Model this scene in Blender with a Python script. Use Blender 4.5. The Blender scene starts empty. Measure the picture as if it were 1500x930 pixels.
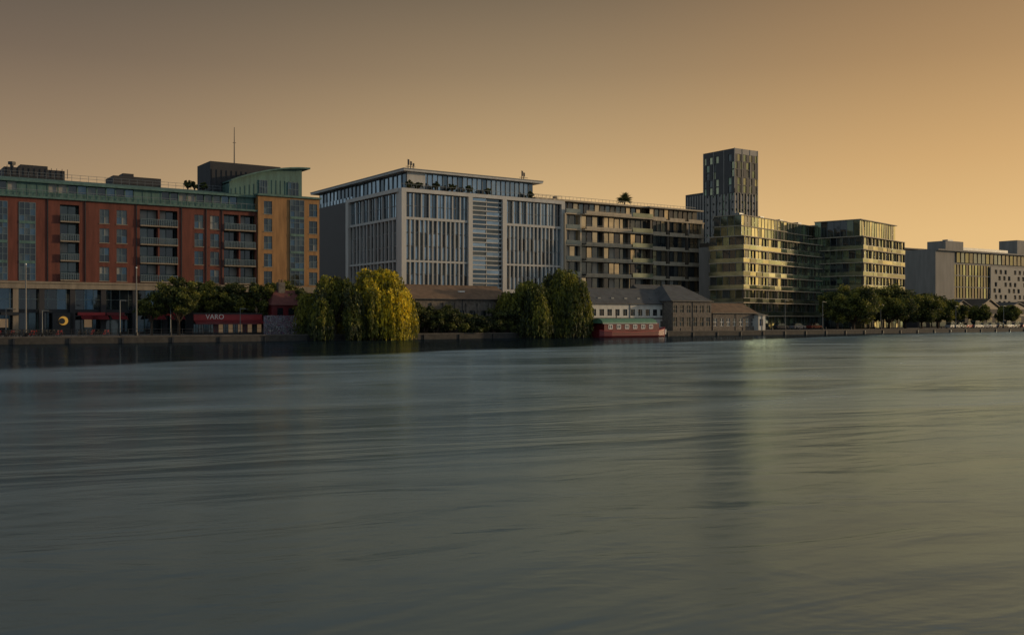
import bpy, math, random
from mathutils import Vector
random.seed(7)
R=random.random
def rr(a,b): return a+(b-a)*random.random()
# ---------- survey: camera constants and quay-aligned site grid ----------
F=1458.0; HC=3.5; HY=468.0
TH=math.radians(34.1)
EU=(math.cos(TH),math.sin(TH)); EV=(-math.sin(TH),math.cos(TH))
def uv(u,v): return (EU[0]*u+EV[0]*v, EU[1]*u+EV[1]*v)
def T(px,v):
    a=(px-750)/F; return v/(EV[1]+EV[0]*a)
def U(px,v):
    a=(px-750)/F; return T(px,v)*(EU[0]*a+EU[1])
def Z(px,py,v): return HC+(HY-py)*T(px,v)/F
def lin(c):
    o=[]
    for x in c:
        x=x/255.0
        o.append(x/12.92 if x<=0.04045 else ((x+0.055)/1.055)**2.4)
    return o
scene=bpy.context.scene
# ---------- materials ----------
MC={}
def mat(name,col,rough=0.8,metal=0.0,var=0.25,scale=0.35,streak=False,transl=0.0,emit=None,spec=None):
    if name in MC: return MC[name]
    m=bpy.data.materials.new(name); m.use_nodes=True
    nt=m.node_tree; b=nt.nodes['Principled BSDF']
    b.inputs['Roughness'].default_value=rough; b.inputs['Metallic'].default_value=metal
    if spec is not None: b.inputs['Specular IOR Level'].default_value=spec
    c=(col[0],col[1],col[2],1)
    b.inputs['Base Color'].default_value=c
    if var>0:
        tc=nt.nodes.new('ShaderNodeTexCoord'); mp=nt.nodes.new('ShaderNodeMapping')
        if streak: mp.inputs['Scale'].default_value=(1.6,1.6,0.22)
        nt.links.new(tc.outputs['Object'],mp.inputs[0])
        n=nt.nodes.new('ShaderNodeTexNoise'); n.inputs['Scale'].default_value=scale; n.inputs['Detail'].default_value=7; n.inputs['Roughness'].default_value=0.65
        nt.links.new(mp.outputs[0],n.inputs['Vector'])
        r=nt.nodes.new('ShaderNodeMapRange'); r.inputs[1].default_value=0.3; r.inputs[2].default_value=0.7
        r.inputs[3].default_value=1-var; r.inputs[4].default_value=1+var
        nt.links.new(n.outputs[0],r.inputs[0])
        v=nt.nodes.new('ShaderNodeVectorMath'); v.operation='SCALE'; v.inputs[0].default_value=col[:3]
        nt.links.new(r.outputs[0],v.inputs['Scale']); nt.links.new(v.outputs[0],b.inputs['Base Color'])
        if transl>0:
            t=nt.nodes.new('ShaderNodeBsdfTranslucent'); mx=nt.nodes.new('ShaderNodeMixShader'); mx.inputs[0].default_value=transl
            nt.links.new(v.outputs[0],t.inputs[0]); nt.links.new(b.outputs[0],mx.inputs[1]); nt.links.new(t.outputs[0],mx.inputs[2])
            nt.links.new(mx.outputs[0],nt.nodes['Material Output'].inputs[0])
    if emit:
        b.inputs['Emission Color'].default_value=(emit[0],emit[1],emit[2],1); b.inputs['Emission Strength'].default_value=emit[3]
    MC[name]=m; return m
red=mat('red_brick',(0.135,0.042,0.029),0.9,0,0.35,0.9,True)
tan=mat('tan_brick',(0.30,0.16,0.065),0.9,0,0.3,0.9,True)
stone=mat('beige_stone',(0.25,0.205,0.15),0.85,0,0.25,0.7,True)
copper=mat('green_copper',(0.075,0.145,0.125),0.6,0.1,0.35,0.8,True)
copperd=mat('green_frame',(0.055,0.10,0.09),0.5,0.1,0.15)
darkbox=mat('plant_cladding',(0.033,0.033,0.037),0.8,0,0.2,0.5,True)
white=mat('pale_concrete',(0.48,0.465,0.43),0.75,0,0.14,0.6,True)
whitef=mat('pale_fin',(0.42,0.415,0.39),0.6,0,0.12,0.8,True)
greyf=mat('grey_metal',(0.16,0.175,0.18),0.45,0.3,0.15)
darkm=mat('dark_metal',(0.03,0.031,0.034),0.5,0.3,0.1)
slab=mat('buff_slab',(0.30,0.26,0.19),0.8,0,0.25,0.6,True)
slabC=mat('buff_parapet',(0.42,0.35,0.25),0.8,0,0.22,0.6,True)
bronze=mat('bronze_cladding',(0.095,0.077,0.058),0.6,0.2,0.2)
g1=mat('glass_dark',(0.014,0.02,0.024),0.05,0,0.3,0.3,spec=0.9)
g2=mat('glass_mid',(0.11,0.12,0.115),0.07,0.55,0.3,0.3)
g3=mat('glass_blind',(0.28,0.26,0.22),0.3,0,0.2,0.5)
g4=mat('glass_blue',(0.28,0.35,0.40),0.07,0.85,0.35,0.12)
g5=mat('glass_blue_dark',(0.10,0.135,0.16),0.06,0.75,0.3,0.15)
gg1=mat('coated_glass',(0.33,0.335,0.21),0.07,0.85,0.4,0.1)
gg2=mat('coated_glass_dark',(0.12,0.135,0.095),0.06,0.7,0.35,0.12)
gg3=mat('coated_glass_green',(0.20,0.245,0.17),0.08,0.8,0.35,0.12)
bal=mat('balustrade_glass',(0.27,0.29,0.20),0.12,0.7,0.35,0.25)
balA=mat('balustrade_grey',(0.16,0.19,0.18),0.25,0.4,0.2,0.3)
gr1=mat('warm_reflection_glass',(0.52,0.42,0.27),0.08,0.8,0.35,0.2)  # warm sky reflection put into the glass colour
slate=mat('slate_roof',(0.075,0.078,0.08),0.75,0,0.35,0.6)
browntile=mat('brown_tile',(0.16,0.10,0.06),0.85,0,0.35,0.8)
oldstone=mat('rubble_stone',(0.14,0.12,0.10),0.9,0,0.5,1.6)
whitewash=mat('white_render',(0.55,0.54,0.49),0.8,0,0.15,0.7,True)
quaystone=mat('quay_granite',(0.045,0.042,0.038),0.85,0,0.5,1.3)
coping=mat('quay_coping',(0.075,0.068,0.06),0.85,0,0.45,0.9)
paving=mat('paving_stone',(0.13,0.12,0.11),0.85,0,0.25,0.8)
asphalt=mat('asphalt',(0.05,0.05,0.05),0.9,0,0.2,0.8)
redp=mat('red_paint',(0.30,0.022,0.025),0.5,0,0.15,1)
redd=mat('maroon_paint',(0.13,0.014,0.018),0.4,0,0.25,1)
grnp=mat('green_canvas',(0.08,0.20,0.13),0.7,0,0.25,1.2)
whitep=mat('white_paint',(0.75,0.73,0.68),0.5,0,0.05)
bark=mat('bark',(0.07,0.05,0.035),0.95,0,0.3,2)
conc=mat('concrete',(0.23,0.215,0.19),0.85,0,0.2,0.4,True)
towerd=mat('tower_dark',(0.068,0.065,0.064),0.7,0,0.15,0.2)
towerl=mat('tower_light',(0.28,0.26,0.23),0.7,0,0.15,0.2)
rubber=mat('rubber',(0.02,0.02,0.02),0.8,0,0.0)
lampg=mat('lit_sign',(0.5,0.28,0.04),0.5,0,0,emit=(1.0,0.5,0.08,0.28))
lampw=mat('lit_shop',(0.5,0.35,0.2),0.5,0,0,emit=(1.0,0.6,0.3,0.08))
def leafm(n,c): return mat(n,c,0.7,0,0.35,0.5,False,0.35)
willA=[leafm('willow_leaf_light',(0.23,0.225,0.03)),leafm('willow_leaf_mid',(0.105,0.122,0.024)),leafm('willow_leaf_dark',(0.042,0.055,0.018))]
willY=[leafm('sunlit_yellow_leaf_light',(0.76,0.58,0.03)),leafm('sunlit_yellow_leaf_mid',(0.46,0.38,0.03)),leafm('sunlit_yellow_leaf_dark',(0.16,0.155,0.025))]  # sunlight on this tree is put into its bright yellow leaf colours
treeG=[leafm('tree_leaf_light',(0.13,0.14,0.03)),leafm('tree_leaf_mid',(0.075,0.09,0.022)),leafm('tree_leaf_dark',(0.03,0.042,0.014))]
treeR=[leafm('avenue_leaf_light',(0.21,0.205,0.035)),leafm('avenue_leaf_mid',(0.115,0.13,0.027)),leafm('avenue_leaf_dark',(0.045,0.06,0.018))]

# ---------- assembly ----------
def mesh_obj(name,verts,faces,mats,midx=None,smooth=False):
    me=bpy.data.meshes.new(name); me.from_pydata(verts,[],faces)
    for m in mats: me.materials.append(m)
    if midx: me.polygons.foreach_set('material_index',midx)
    if smooth: me.polygons.foreach_set('use_smooth',[True]*len(faces))
    me.update(); o=bpy.data.objects.new(name,me); scene.collection.objects.link(o); return o
class Asm:
    def __init__(s,name,x,y,z=0,th=TH):
        s.e=bpy.data.objects.new(name,None); s.e.location=(x,y,z); s.e.rotation_euler=(0,0,th)
        s.e.empty_display_size=0.5
        scene.collection.objects.link(s.e); s.p={}
    def get(s,part,m):
        k=(part,m.name)
        if k not in s.p: s.p[k]=([],[],m)
        return s.p[k]
    def poly(s,part,m,vs,fs):
        V,Fc,_=s.get(part,m); n=len(V); V.extend(vs); Fc.extend([tuple(i+n for i in f) for f in fs])
    def box(s,part,m,x0,x1,y0,y1,z0,z1):
        if x0>x1:x0,x1=x1,x0
        if y0>y1:y0,y1=y1,y0
        s.poly(part,m,[(x0,y0,z0),(x1,y0,z0),(x1,y1,z0),(x0,y1,z0),(x0,y0,z1),(x1,y0,z1),(x1,y1,z1),(x0,y1,z1)],
          [(0,3,2,1),(4,5,6,7),(0,1,5,4),(1,2,6,5),(2,3,7,6),(3,0,4,7)])
    def fb(s,pl,part,m,s0,s1,d0,d1,z0,z1):
        if pl=='F': s.box(part,m,s0,s1,d0,d1,z0,z1)
        else: s.box(part,m,d0,d1,s0,s1,z0,z1)
    def pane(s,pl,m,s0,s1,z0,z1,d,part='glazing',tilt=0.016):
        w=s1-s0;h=z1-z0; a=rr(-tilt,tilt)*w*0.5; b=rr(-tilt,tilt)*h*0.5
        q=[(s0,d-a-b,z0),(s1,d+a-b,z0),(s1,d+a+b,z1),(s0,d-a+b,z1)]
        if pl=='L': q=[(y,x,z) for x,y,z in q][::-1]
        s.poly(part,m,q,[(0,1,2,3)])
    def window(s,pl,s0,s1,z0,z1,nx,nz,fm,gl,d=0.22,fw=0.08,part='window_frames'):
        for i in range(nx):
            for j in range(nz):
                m=random.choice(gl)
                s.pane(pl,m,s0+(s1-s0)*i/nx,s0+(s1-s0)*(i+1)/nx,z0+(z1-z0)*j/nz,z0+(z1-z0)*(j+1)/nz,d)
        for i in range(nx+1):
            c=s0+(s1-s0)*i/nx; s.fb(pl,part,fm,c-fw/2,c+fw/2,d-0.12,d-0.02,z0,z1)
        for j in range(nz+1):
            c=z0+(z1-z0)*j/nz; s.fb(pl,part,fm,s0+.003,s1-.003,d-0.113,d-0.027,c-fw/2,c+fw/2)
    def wall(s,pl,m,s0,s1,z0,z1,ops,d0=0.0,th=0.35,part='walls'):
        xs=sorted(set([s0,s1]+[min(max(o[k],s0),s1) for o in ops for k in (0,1)]))
        zs=sorted(set([z0,z1]+[min(max(o[k],z0),z1) for o in ops for k in (2,3)]))
        for j in range(len(zs)-1):
            zc=(zs[j]+zs[j+1])/2; run=None
            for i in range(len(xs)-1):
                xc=(xs[i]+xs[i+1])/2
                hole=any(o[0]<xc<o[1] and o[2]<zc<o[3] for o in ops)
                if not hole and run is None: run=xs[i]
                if hole and run is not None:
                    s.fb(pl,part,m,run,xs[i],d0,d0+th,zs[j],zs[j+1]); run=None
            if run is not None: s.fb(pl,part,m,run,xs[-1],d0,d0+th,zs[j],zs[j+1])
    def tube(s,part,m,pts,rad,n=6):
        V,Fc=tube(pts,rad,n); s.poly(part,m,V,Fc)
    def done(s):
        for (part,mn),(V,Fc,m) in s.p.items():
            o=mesh_obj(part,V,Fc,[m]); o.parent=s.e
        return s.e
def tube(pts,rad,n=6,closed=False):
    V=[];Fc=[]; pts=[Vector(p) for p in pts]; N=len(pts)
    if not hasattr(rad,'__len__'): rad=[rad]*N
    for i,p in enumerate(pts):
        if closed: t=pts[(i+1)%N]-pts[i-1]
        else: t=pts[min(i+1,N-1)]-pts[max(i-1,0)]
        t.normalize(); a=Vector((0,0,1)) if abs(t.z)<0.9 else Vector((1,0,0))
        b=t.cross(a).normalized(); c=t.cross(b)
        for k in range(n):
            q=p+(b*math.cos(2*math.pi*k/n)+c*math.sin(2*math.pi*k/n))*rad[i]; V.append(tuple(q))
    for i in range(N if closed else N-1):
        j=(i+1)%N
        for k in range(n): Fc.append((i*n+k,i*n+(k+1)%n,j*n+(k+1)%n,j*n+k))
    if not closed:
        Fc.append(tuple(range(n))[::-1]); Fc.append(tuple((N-1)*n+k for k in range(n)))
    return V,Fc

# ================= WATER, GROUND, QUAY =================
QV=155.0; GZ=1.0
def uvquad(name,u0,u1,v0,v1,z,m):
    o=mesh_obj(name,[(*uv(u0,v0),z),(*uv(u1,v0),z),(*uv(u1,v1),z),(*uv(u0,v1),z)],[(0,1,2,3)],[m]); return o
wm=bpy.data.materials.new('water'); wm.use_nodes=True
nt=wm.node_tree; N=nt.nodes; L=nt.links
for n in list(N):
    if n.type=='BSDF_PRINCIPLED': N.remove(n)
out=N['Material Output']
tc=N.new('ShaderNodeTexCoord')
du=N.new('ShaderNodeVectorMath');du.operation='DOT_PRODUCT';du.inputs[1].default_value=(EU[0],EU[1],0);L.new(tc.outputs['Object'],du.inputs[0])
dv=N.new('ShaderNodeVectorMath');dv.operation='DOT_PRODUCT';dv.inputs[1].default_value=(EV[0],EV[1],0);L.new(tc.outputs['Object'],dv.inputs[0])
def M(op,a,b=None,c=None):
    n=N.new('ShaderNodeMath'); n.operation=op
    for i,x in enumerate((a,b,c)):
        if x is None: continue
        if isinstance(x,(int,float)): n.inputs[i].default_value=x
        else: L.new(x,n.inputs[i])
    return n.outputs[0]
def MR(o,a,b,c,d,sm=False):
    n=N.new('ShaderNodeMapRange'); n.inputs[1].default_value=a;n.inputs[2].default_value=b;n.inputs[3].default_value=c;n.inputs[4].default_value=d
    if sm: n.interpolation_type='SMOOTHSTEP'
    L.new(o,n.inputs[0]); return n.outputs[0]
def NS(rot,scl,det,dist=0.0,rough=.55):
    mp=N.new('ShaderNodeMapping'); mp.vector_type='POINT'
    r0=N.new('ShaderNodeVectorRotate'); r0.rotation_type='Z_AXIS'; r0.inputs['Angle'].default_value=math.radians(rot); L.new(tc.outputs['Object'],r0.inputs[0])
    mp.inputs['Scale'].default_value=(scl[0],scl[1],1); L.new(r0.outputs[0],mp.inputs[0])
    n=N.new('ShaderNodeTexNoise'); n.inputs['Scale'].default_value=1.0; n.inputs['Detail'].default_value=det; n.inputs['Roughness'].default_value=rough; n.inputs['Distortion'].default_value=dist; L.new(mp.outputs[0],n.inputs['Vector']); return n.outputs[0]
n1=NS(0,(.05,.05),3)
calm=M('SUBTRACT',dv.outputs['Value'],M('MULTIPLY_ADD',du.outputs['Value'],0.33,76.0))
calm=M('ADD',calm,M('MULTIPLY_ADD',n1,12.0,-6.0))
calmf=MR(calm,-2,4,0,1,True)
big=NS(-25,(.04,.10),4,1.4,.5)
mid=NS(-18,(.16,.42),4,.9,.5)
fine=NS(-8,(1.1,2.4),3,.3,.5)
ro=MR(big,.3,.7,.17,.28)
mr=N.new('ShaderNodeMix'); mr.data_type='FLOAT'; L.new(calmf,mr.inputs[0]); L.new(ro,mr.inputs[2]); mr.inputs[3].default_value=0.09
bp=N.new('ShaderNodeBump'); bp.inputs['Strength'].default_value=0.5; bp.inputs['Distance'].default_value=0.10
L.new(M('ADD',M('MULTIPLY',fine,.16),M('ADD',M('MULTIPLY',mid,1.3),M('MULTIPLY',big,5.0))),bp.inputs['Height'])
gl=N.new('ShaderNodeBsdfGlossy'); L.new(mr.outputs[0],gl.inputs['Roughness']); L.new(bp.outputs[0],gl.inputs['Normal'])
mc=N.new('ShaderNodeMix'); mc.data_type='RGBA'; L.new(calmf,mc.inputs[0]); mc.inputs[6].default_value=(0.60,0.82,0.99,1); mc.inputs[7].default_value=(0.34,0.43,0.54,1)  # calm strip also tinted darker, for the dark reflection of the buildings
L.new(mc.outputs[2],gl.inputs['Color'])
df=N.new('ShaderNodeBsdfDiffuse'); df.inputs[0].default_value=(0.045,0.072,0.085,1)
fr=N.new('ShaderNodeFresnel'); fr.inputs[0].default_value=1.5
ff=M('MULTIPLY',M('MULTIPLY_ADD',fr.outputs[0],0.84,0.18),MR(M('MULTIPLY_ADD',big,.6,M('MULTIPLY',mid,.4)),.3,.7,.86,1.12))
mx=N.new('ShaderNodeMixShader'); L.new(ff,mx.inputs[0]); L.new(df.outputs[0],mx.inputs[1]); L.new(gl.outputs[0],mx.inputs[2])
L.new(mx.outputs[0],out.inputs[0])
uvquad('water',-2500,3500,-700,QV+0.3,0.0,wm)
uvquad('ground',-2500,3500,QV+0.1,4000,GZ-0.01,mat('ground',(0.1,0.095,0.08),0.9,0,0.3,0.05))
q=Asm('quay_wall',*uv(0,QV),0)
q.box('wall',quaystone,-300,700,0,0.55,-1.5,0.86)
q.box('coping',coping,-300,700,-0.06,0.9,0.86,1.08)
for k in range(60):
    x=-60+k*7.3; q.box('timber_fenders',darkm,x,x+0.3,-0.2,-0.003,-0.6,0.8)
q.done()
uvquad('quay_pavement',-300,700,QV+0.9,QV+22,GZ,paving)
uvquad('quay_road',U(1120,170),700,QV+12,QV+18.5,GZ+0.005,asphalt)

# ================= RED BRICK APARTMENT BUILDING =================
VA=179.0; u0=U(-120,VA); A=Asm('brick_apartment_building',*uv(u0,VA),0)
X=lambda px,v=VA: U(px,v)-u0
glA=[g1,g1,g2,g2,g5,g3]
zb=9.7; pit=3.25; zt=zb+4*pit+0.7
ops=[]; 
def floorsz(k): return zb+0.35+k*pit, zb+2.75+k*pit
sw=[(-60,-46),(146,160),(171,186),(285,298),(308,321)]
bays=[(-10,11),(28,52),(-95,-75)]
recs=[(88,116),(205,260),(328,374)]
for a,b in sw:
    for k in range(4):
        z0,z1=floorsz(k); ops.append((X(a),X(b),z0,z1)); A.window('F',X(a),X(b),z0,z1,2,2,balA,glA)
        A.box('sills',stone,X(a)-.1,X(b)+.1,-0.08,0.1,z0-0.12,z0-0.003)
for a,b in bays:
    ops.append((X(a),X(b),zb+0.2,zb+4*pit-.1)); A.window('F',X(a),X(b),zb+0.2,zb+4*pit-.1,3,12,balA,[g1,g1,g2,g5],d=0.05)
    for k in range(1,4): A.box('bay_bands',copper,X(a)+.01,X(b)-.01,-0.12,-0.08,zb+k*pit-.3,zb+k*pit+.15)
for a,b in recs:
    ops.append((X(a),X(b),zb+0.2,zb+4*pit-.1))
    n=max(2,int((X(b)-X(a))/1.3))
    A.window('F',X(a)+.01,X(b)-.01,zb+0.2,zb+4*pit-.1,n,8,copperd,[g1,g1,g2,g3],d=1.5,part='balcony_doors')
    for k in range(4):
        z=zb+0.2+k*pit
        A.box('balcony_slabs',stone,X(a)+.01,X(b)-.01,-0.5,1.35,z-0.0,z+0.22)
        A.box('handrails',balA,X(a)+.05,X(b)-.05,-0.48,-0.37,z+1.22,z+1.32)
        m_=5*n
        for i in range(m_+1):
            c=X(a)+.1+(X(b)-X(a)-.2)*i/m_; A.box('balusters',balA,c-.045,c+.045,-0.455,-0.39,z+.223,z+1.217)
        for zz in (.45,.7,.95): A.box('handrails',balA,X(a)+.05,X(b)-.05,-0.385,-0.35,z+zz,z+zz+.06)
    if b-a>40:
        c=(X(a)+X(b))/2; A.box('balcony_divider',red,c-.15,c+.15,0.02,1.3,zb+.25,zb+4*pit-.12)
xe=X(376.5)
A.wall('F',red,0,xe,zb,zt,ops)
A.box('structure',darkm,0.4,xe,1.8,14,1.3,zt+2.5)
A.box('end_wall',red,-0.3,-0.003,0,14,GZ,zt)
A.box('cornice',copper,0,xe-.01,-0.45,0.7,zt,zt+0.3)
for px in (70,125,200,266,302,325): A.box('downpipes',darkm,X(px)-.06,X(px)+.06,-.14,-.003,zb+.1,zt-.003)
za=zt+0.3; 
n=int(xe/1.5)
for i in range(n):
    a=0.3+(xe-.6)*i/n; b=0.3+(xe-.6)*(i+1)/n
    if (i//3)%4==3: A.box('attic_panels',copper,a,b,0.9,1.1,za+0.9,za+2.3)
    else: A.pane('F',random.choice([g1,g5,g2,g3]),a,b,za+0.9,za+2.3,1.1)
    A.box('attic_mullions',copper,a-.09,a+.09,0.84,1.0,za,za+2.3)
A.box('attic_base',copper,0.2,xe,0.88,1.3,za,za+0.9)
A.poly('attic_roof',copper,[(-.3,.2,za+2.3),(xe,.2,za+2.3),(xe,.2,za+2.65),(-.3,.2,za+2.65),(-.3,4.5,za+3.5),(xe,4.5,za+3.5),(-.3,14,za+3.5),(xe,14,za+3.5),(-.3,4.5,za+2.3),(xe,4.5,za+2.3)],
  [(0,1,2,3),(3,2,5,4),(4,5,7,6),(0,8,9,1),(0,3,4,8)])
for i in range(int(xe/1.2)): 
    x=i*1.2; A.poly('roof_seams',copperd,[(x,.15,za+2.66),(x+.06,.15,za+2.66),(x+.06,4.45,za+3.56),(x,4.45,za+3.56),(x,.15,za+2.74),(x+.06,.15,za+2.74)],[(4,5,2,3),(0,1,5,4)])
for zz in (0.5,1.0): A.box('roof_railing',greyf,0,xe,4.6,4.65,za+3.5+zz,za+3.55+zz)
for i in range(40): A.box('roof_railing',greyf,xe*i/40,xe*i/40+.05,4.66,4.7,za+3.5,za+4.5)
for i in range(55): A.box('attic_railing',greyf,xe*i/55,xe*i/55+.05,0.0,0.05,za,za+1.0)
A.box('attic_railing',greyf,0,xe,-0.01,0.06,za+1.0,za+1.07)
vb=VA+6
def rbox(pa,pb,ytop,vv,dep,m,name,z0):
    A.box(name,m,X(pa,vv),X(pb,vv),vv-VA,vv-VA+dep,z0,Z(pa,ytop,vv))
rbox(6,95,244,VA+6,6,darkbox,'plant_room',za+3.4)
rbox(30,70,241,VA+7,4,darkbox,'plant_room_cap',za+3.6)
rbox(166,236,257,VA+6,6,darkbox,'lift_overrun',za+3.4)
rbox(180,196,254,VA+7,3,darkbox,'lift_cap',za+3.6)
rbox(308,411,236,VA+6,8,darkbox,'roof_plant_room',za+3.0)
for i in range(14):
    x=X(310,vb)+i*0.95; A.box('plant_louvres',darkm,x,x+.08,5.9,5.99,za+4,za+7.8)
for i in range(12):
    x=X(10,vb)+i*0.85; A.box('plant_louvres',darkm,x,x+.08,5.9,5.99,za+4,za+5.6)
A.tube('flue',darkm,[(X(20,vb),8,za+4),(X(20,vb),8,Z(20,238,vb))],0.3)
A.tube('flue_cap',darkm,[(X(20,vb),8,Z(20,239,vb)),(X(20,vb),8,Z(20,235,vb))],0.6,8)
A.tube('mast',darkm,[(X(351,vb),9,Z(351,240,vb)),(X(351,vb),9,Z(351,210,vb)),(X(351,vb),9,Z(351,183,vb))],[0.13,0.1,0.06])
A.tube('mast_arm',darkm,[(X(351,vb)-.3,9,Z(351,206,vb)),(X(351,vb)+.3,9,Z(351,206,vb))],0.05)
xt0=X(376.5); xt1=X(466); zt2=26.4; ops=[]
for a,b in ((385,397),(451,463)):
    for k in range(5):
        z0,z1=floorsz(k); z0+=.0; ops.append((X(a),X(b),z0,z1)); A.window('F',X(a),X(b),z0,z1,2,2,balA,glA,d=-.4)
        A.box('sills',stone,X(a)-.1,X(b)+.1,-0.68,-0.5,z0-.12,z0-.003)
ops.append((X(423),X(443),9.9,26.0)); A.window('F',X(423),X(443),9.9,26.0,3,15,balA,[g1,g1,g2,g5],d=-.7)
for k in range(1,5): A.box('bay_bands',copper,X(423)+.01,X(443)-.01,-.87,-.83,zb+k*pit-.3,zb+k*pit+.15)
A.wall('F',tan,xt0,xt1,9.7,zt2,ops,d0=-0.6,th=.5,part='tan_walls')
A.box('tan_return',tan,xt0-.02,xt0+.3,-.098,1.8,9.7,zt2)
A.box('tan_structure',darkm,xt0+.4,xt1-.1,0.2,13,1.3,zt2-.1)
A.box('tan_end',tan,xt1-.3,xt1,-.095,13,1.3,zt2)
A.box('tan_cornice',copper,xt0-.2,xt1+.3,-1.0,1,zt2,zt2+.35)
pv=VA+2; px0=X(336,pv); px1=X(440,pv)
arc=[]
for i in range(13):
    f=i/12; x=px0+(px1+1.6-px0)*f; z=Z(336,266,pv)+ (Z(450,249,pv)-Z(336,266,pv))*math.sin(f*math.pi/2)**0.9; arc.append((x,z))
V=[];Fc=[]
for x,z in arc: V+= [(x,0.9,z),(x,0.9,z+.28),(x,10,z+.28),(x,10,z)]
for i in range(12):
    b=i*4
    for k in range(4): Fc.append((b+k,b+4+k,b+4+(k+1)%4,b+(k+1)%4))
Fc.append((0,1,2,3)); Fc.append((48,51,50,49)); A.poly('curved_roof',copper,V,Fc)
V=[];Fc=[]
for x,z in arc[:-1]: V+=[(x,2.0,zt2-3),(x,2.0,z+.02)]
for i in range(11): b=i*2; Fc.append((b,b+2,b+3,b+1))
A.poly('penthouse_wall',copper,V,Fc)
A.box('penthouse_body',copper,px0,px1-.3,2.05,9.5,zt2-3,Z(336,268,pv))
for a,b in ((380,391),(422,437)):
    A.window('F',X(a,pv),X(b,pv),zt2+.6,zt2+3.2,3,2,balA,[g1,g2,g5],d=1.95)
for i in range(16):
    x=px0+.4+i*(px1-px0-.9)/15; A.box('standing_seams',copperd,x-.03,x+.03,1.93,1.995,zt2,zt2+1.2+2.2*min(1,i/9))
zc=8.55
A.box('stone_band',stone,-.2,xt0-.03,-1.2,.6,zc,zb-.002)
A.box('stone_band_lip',stone,-.3,xt0-.03,-1.35,-1.203,zb-.3,zb+.02)
for i,px in enumerate([-100,-60,-20,22,60,105,150,196,240,285,330,372,420,463]):
    A.box('piers',stone if px<60 else darkbox,X(px)-.4,X(px)+.4,-1.0,-.2,GZ,zc-.003)
n=int(xt0/1.4)
for i in range(n):
    a=xt0*i/n;b=xt0*(i+1)/n
    A.pane('F',random.choice([g1,g5,g5,g2]),a,b,5.2,zc,.4); A.pane('F',random.choice([g1,g1,g1,g2]),a,b,GZ,4.6,1.0)
    if random.random()<.1: A.pane('F',lampw,a+.1,b-.1,GZ+1.2,3.6,.97)
    A.box('shop_mullions',balA,a-.05,a+.05,.28,.38,5.2,zc-.003)
    A.box('shop_mullions',copperd,a-.06,a+.06,.85,.97,GZ,4.6)
A.box('shop_transom',darkm,0,xt0,.2,1.02,4.6,5.2)
A.box('shop_transom',balA,0,xt0,.29,.37,6.8,6.88)
A.box('tan_base',stone,xt0,xt1,-.6,.1,zc,9.697)
A.box('tan_base_glass',g1,xt0+.5,xt1-.5,.3,.5,GZ,zc)
for a,b,m in ((112,152,redp),(154,180,redd),(-60,-30,redd),(212,238,redd),(240,262,redp),(0,26,darkm)):
    A.box('shop_fascia',m,X(a),X(b),-1.25,-1.05,4.2,4.7)
for a in (116,132,160,216,245):
    w_=2.6; x=X(a); A.poly('awnings',redd,[(x,-1.26,4.15),(x+w_,-1.26,4.15),(x+w_,-2.6,3.5),(x,-2.6,3.5)],[(0,1,2,3)])
c=X(91); rD=.72; pts=[(c+rD*math.cos(t*math.pi/12),-1.15,3.3+rD*math.sin(t*math.pi/12)) for t in range(24)]
A.poly('disc_sign',lampg,pts+[(x,-1.3,z) for x,y,z in pts],[tuple(range(24)),tuple(range(47,23,-1))]+[(i,(i+1)%24,24+(i+1)%24,24+i) for i in range(24)])
pts=[(c-.25+.5*math.cos(t*math.pi/8),-1.33,3.25+.5*math.sin(t*math.pi/8)) for t in range(16)]
A.poly('disc_sign_face',bronze,pts,[tuple(range(16))[::-1]])
A.box('kiosk',darkm,c-1.6,c+1.6,-1.0,0,GZ,4.6)
A.done()
def text(par,body,loc,size,m,name='lettering'):
    cu=bpy.data.curves.new(name,'FONT'); cu.body=body; cu.size=size; cu.extrude=0.02; cu.align_x='CENTER'; cu.align_y='CENTER'; cu.materials.append(m)
    o=bpy.data.objects.new(name,cu); scene.collection.objects.link(o); o.parent=par; o.location=loc; o.rotation_euler=(math.pi/2,0,0); return o
vS=166.0
S=Asm('shop_pavilion',*uv(U(284,vS),vS),0); wS=U(384,vS)-U(284,vS)
S.box('fascia',redp,0,wS,0,.15,3.4,4.4)
S.box('flat_roof',darkm,-.1,wS+.1,-.1,5,4.403,4.6)
S.poly('canopy',redd,[(0,-.01,3.4),(wS,-.01,3.4),(wS,-1.3,2.9),(0,-1.3,2.9),(0,-.01,3.32),(wS,-.01,3.32),(wS,-1.3,2.7),(0,-1.3,2.7)],[(0,1,2,3),(4,7,6,5),(3,2,6,7),(0,3,7,4),(1,5,6,2)])
for i in range(8): S.box('posts',darkm,wS*i/7-.05,wS*i/7+.05,-1.2,-1.1,GZ,2.7)
for i in range(14): S.pane('F',random.choice([g1,g1,g2,lampw,redd]),wS*i/14+.05,wS*(i+1)/14-.05,GZ+.3,3.3,.25)
S.box('shopfront',darkm,0.1,wS-.1,.3,5,GZ,4.4)
e=S.done(); text(e,'VARO',(wS*.30,-.03,3.92),1.15,whitep)
vK=163.0; K=Asm('graffiti_hut',*uv(U(386,vK),vK),0); wK=U(456,vK)-U(386,vK)
gm=bpy.data.materials.new('graffiti'); gm.use_nodes=True; nt=gm.node_tree; b=nt.nodes['Principled BSDF']; b.inputs['Roughness'].default_value=.8
tcg=nt.nodes.new('ShaderNodeTexCoord'); ng=nt.nodes.new('ShaderNodeTexNoise'); ng.inputs['Scale'].default_value=.9; ng.inputs['Detail'].default_value=3; ng.inputs['Distortion'].default_value=3
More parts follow.
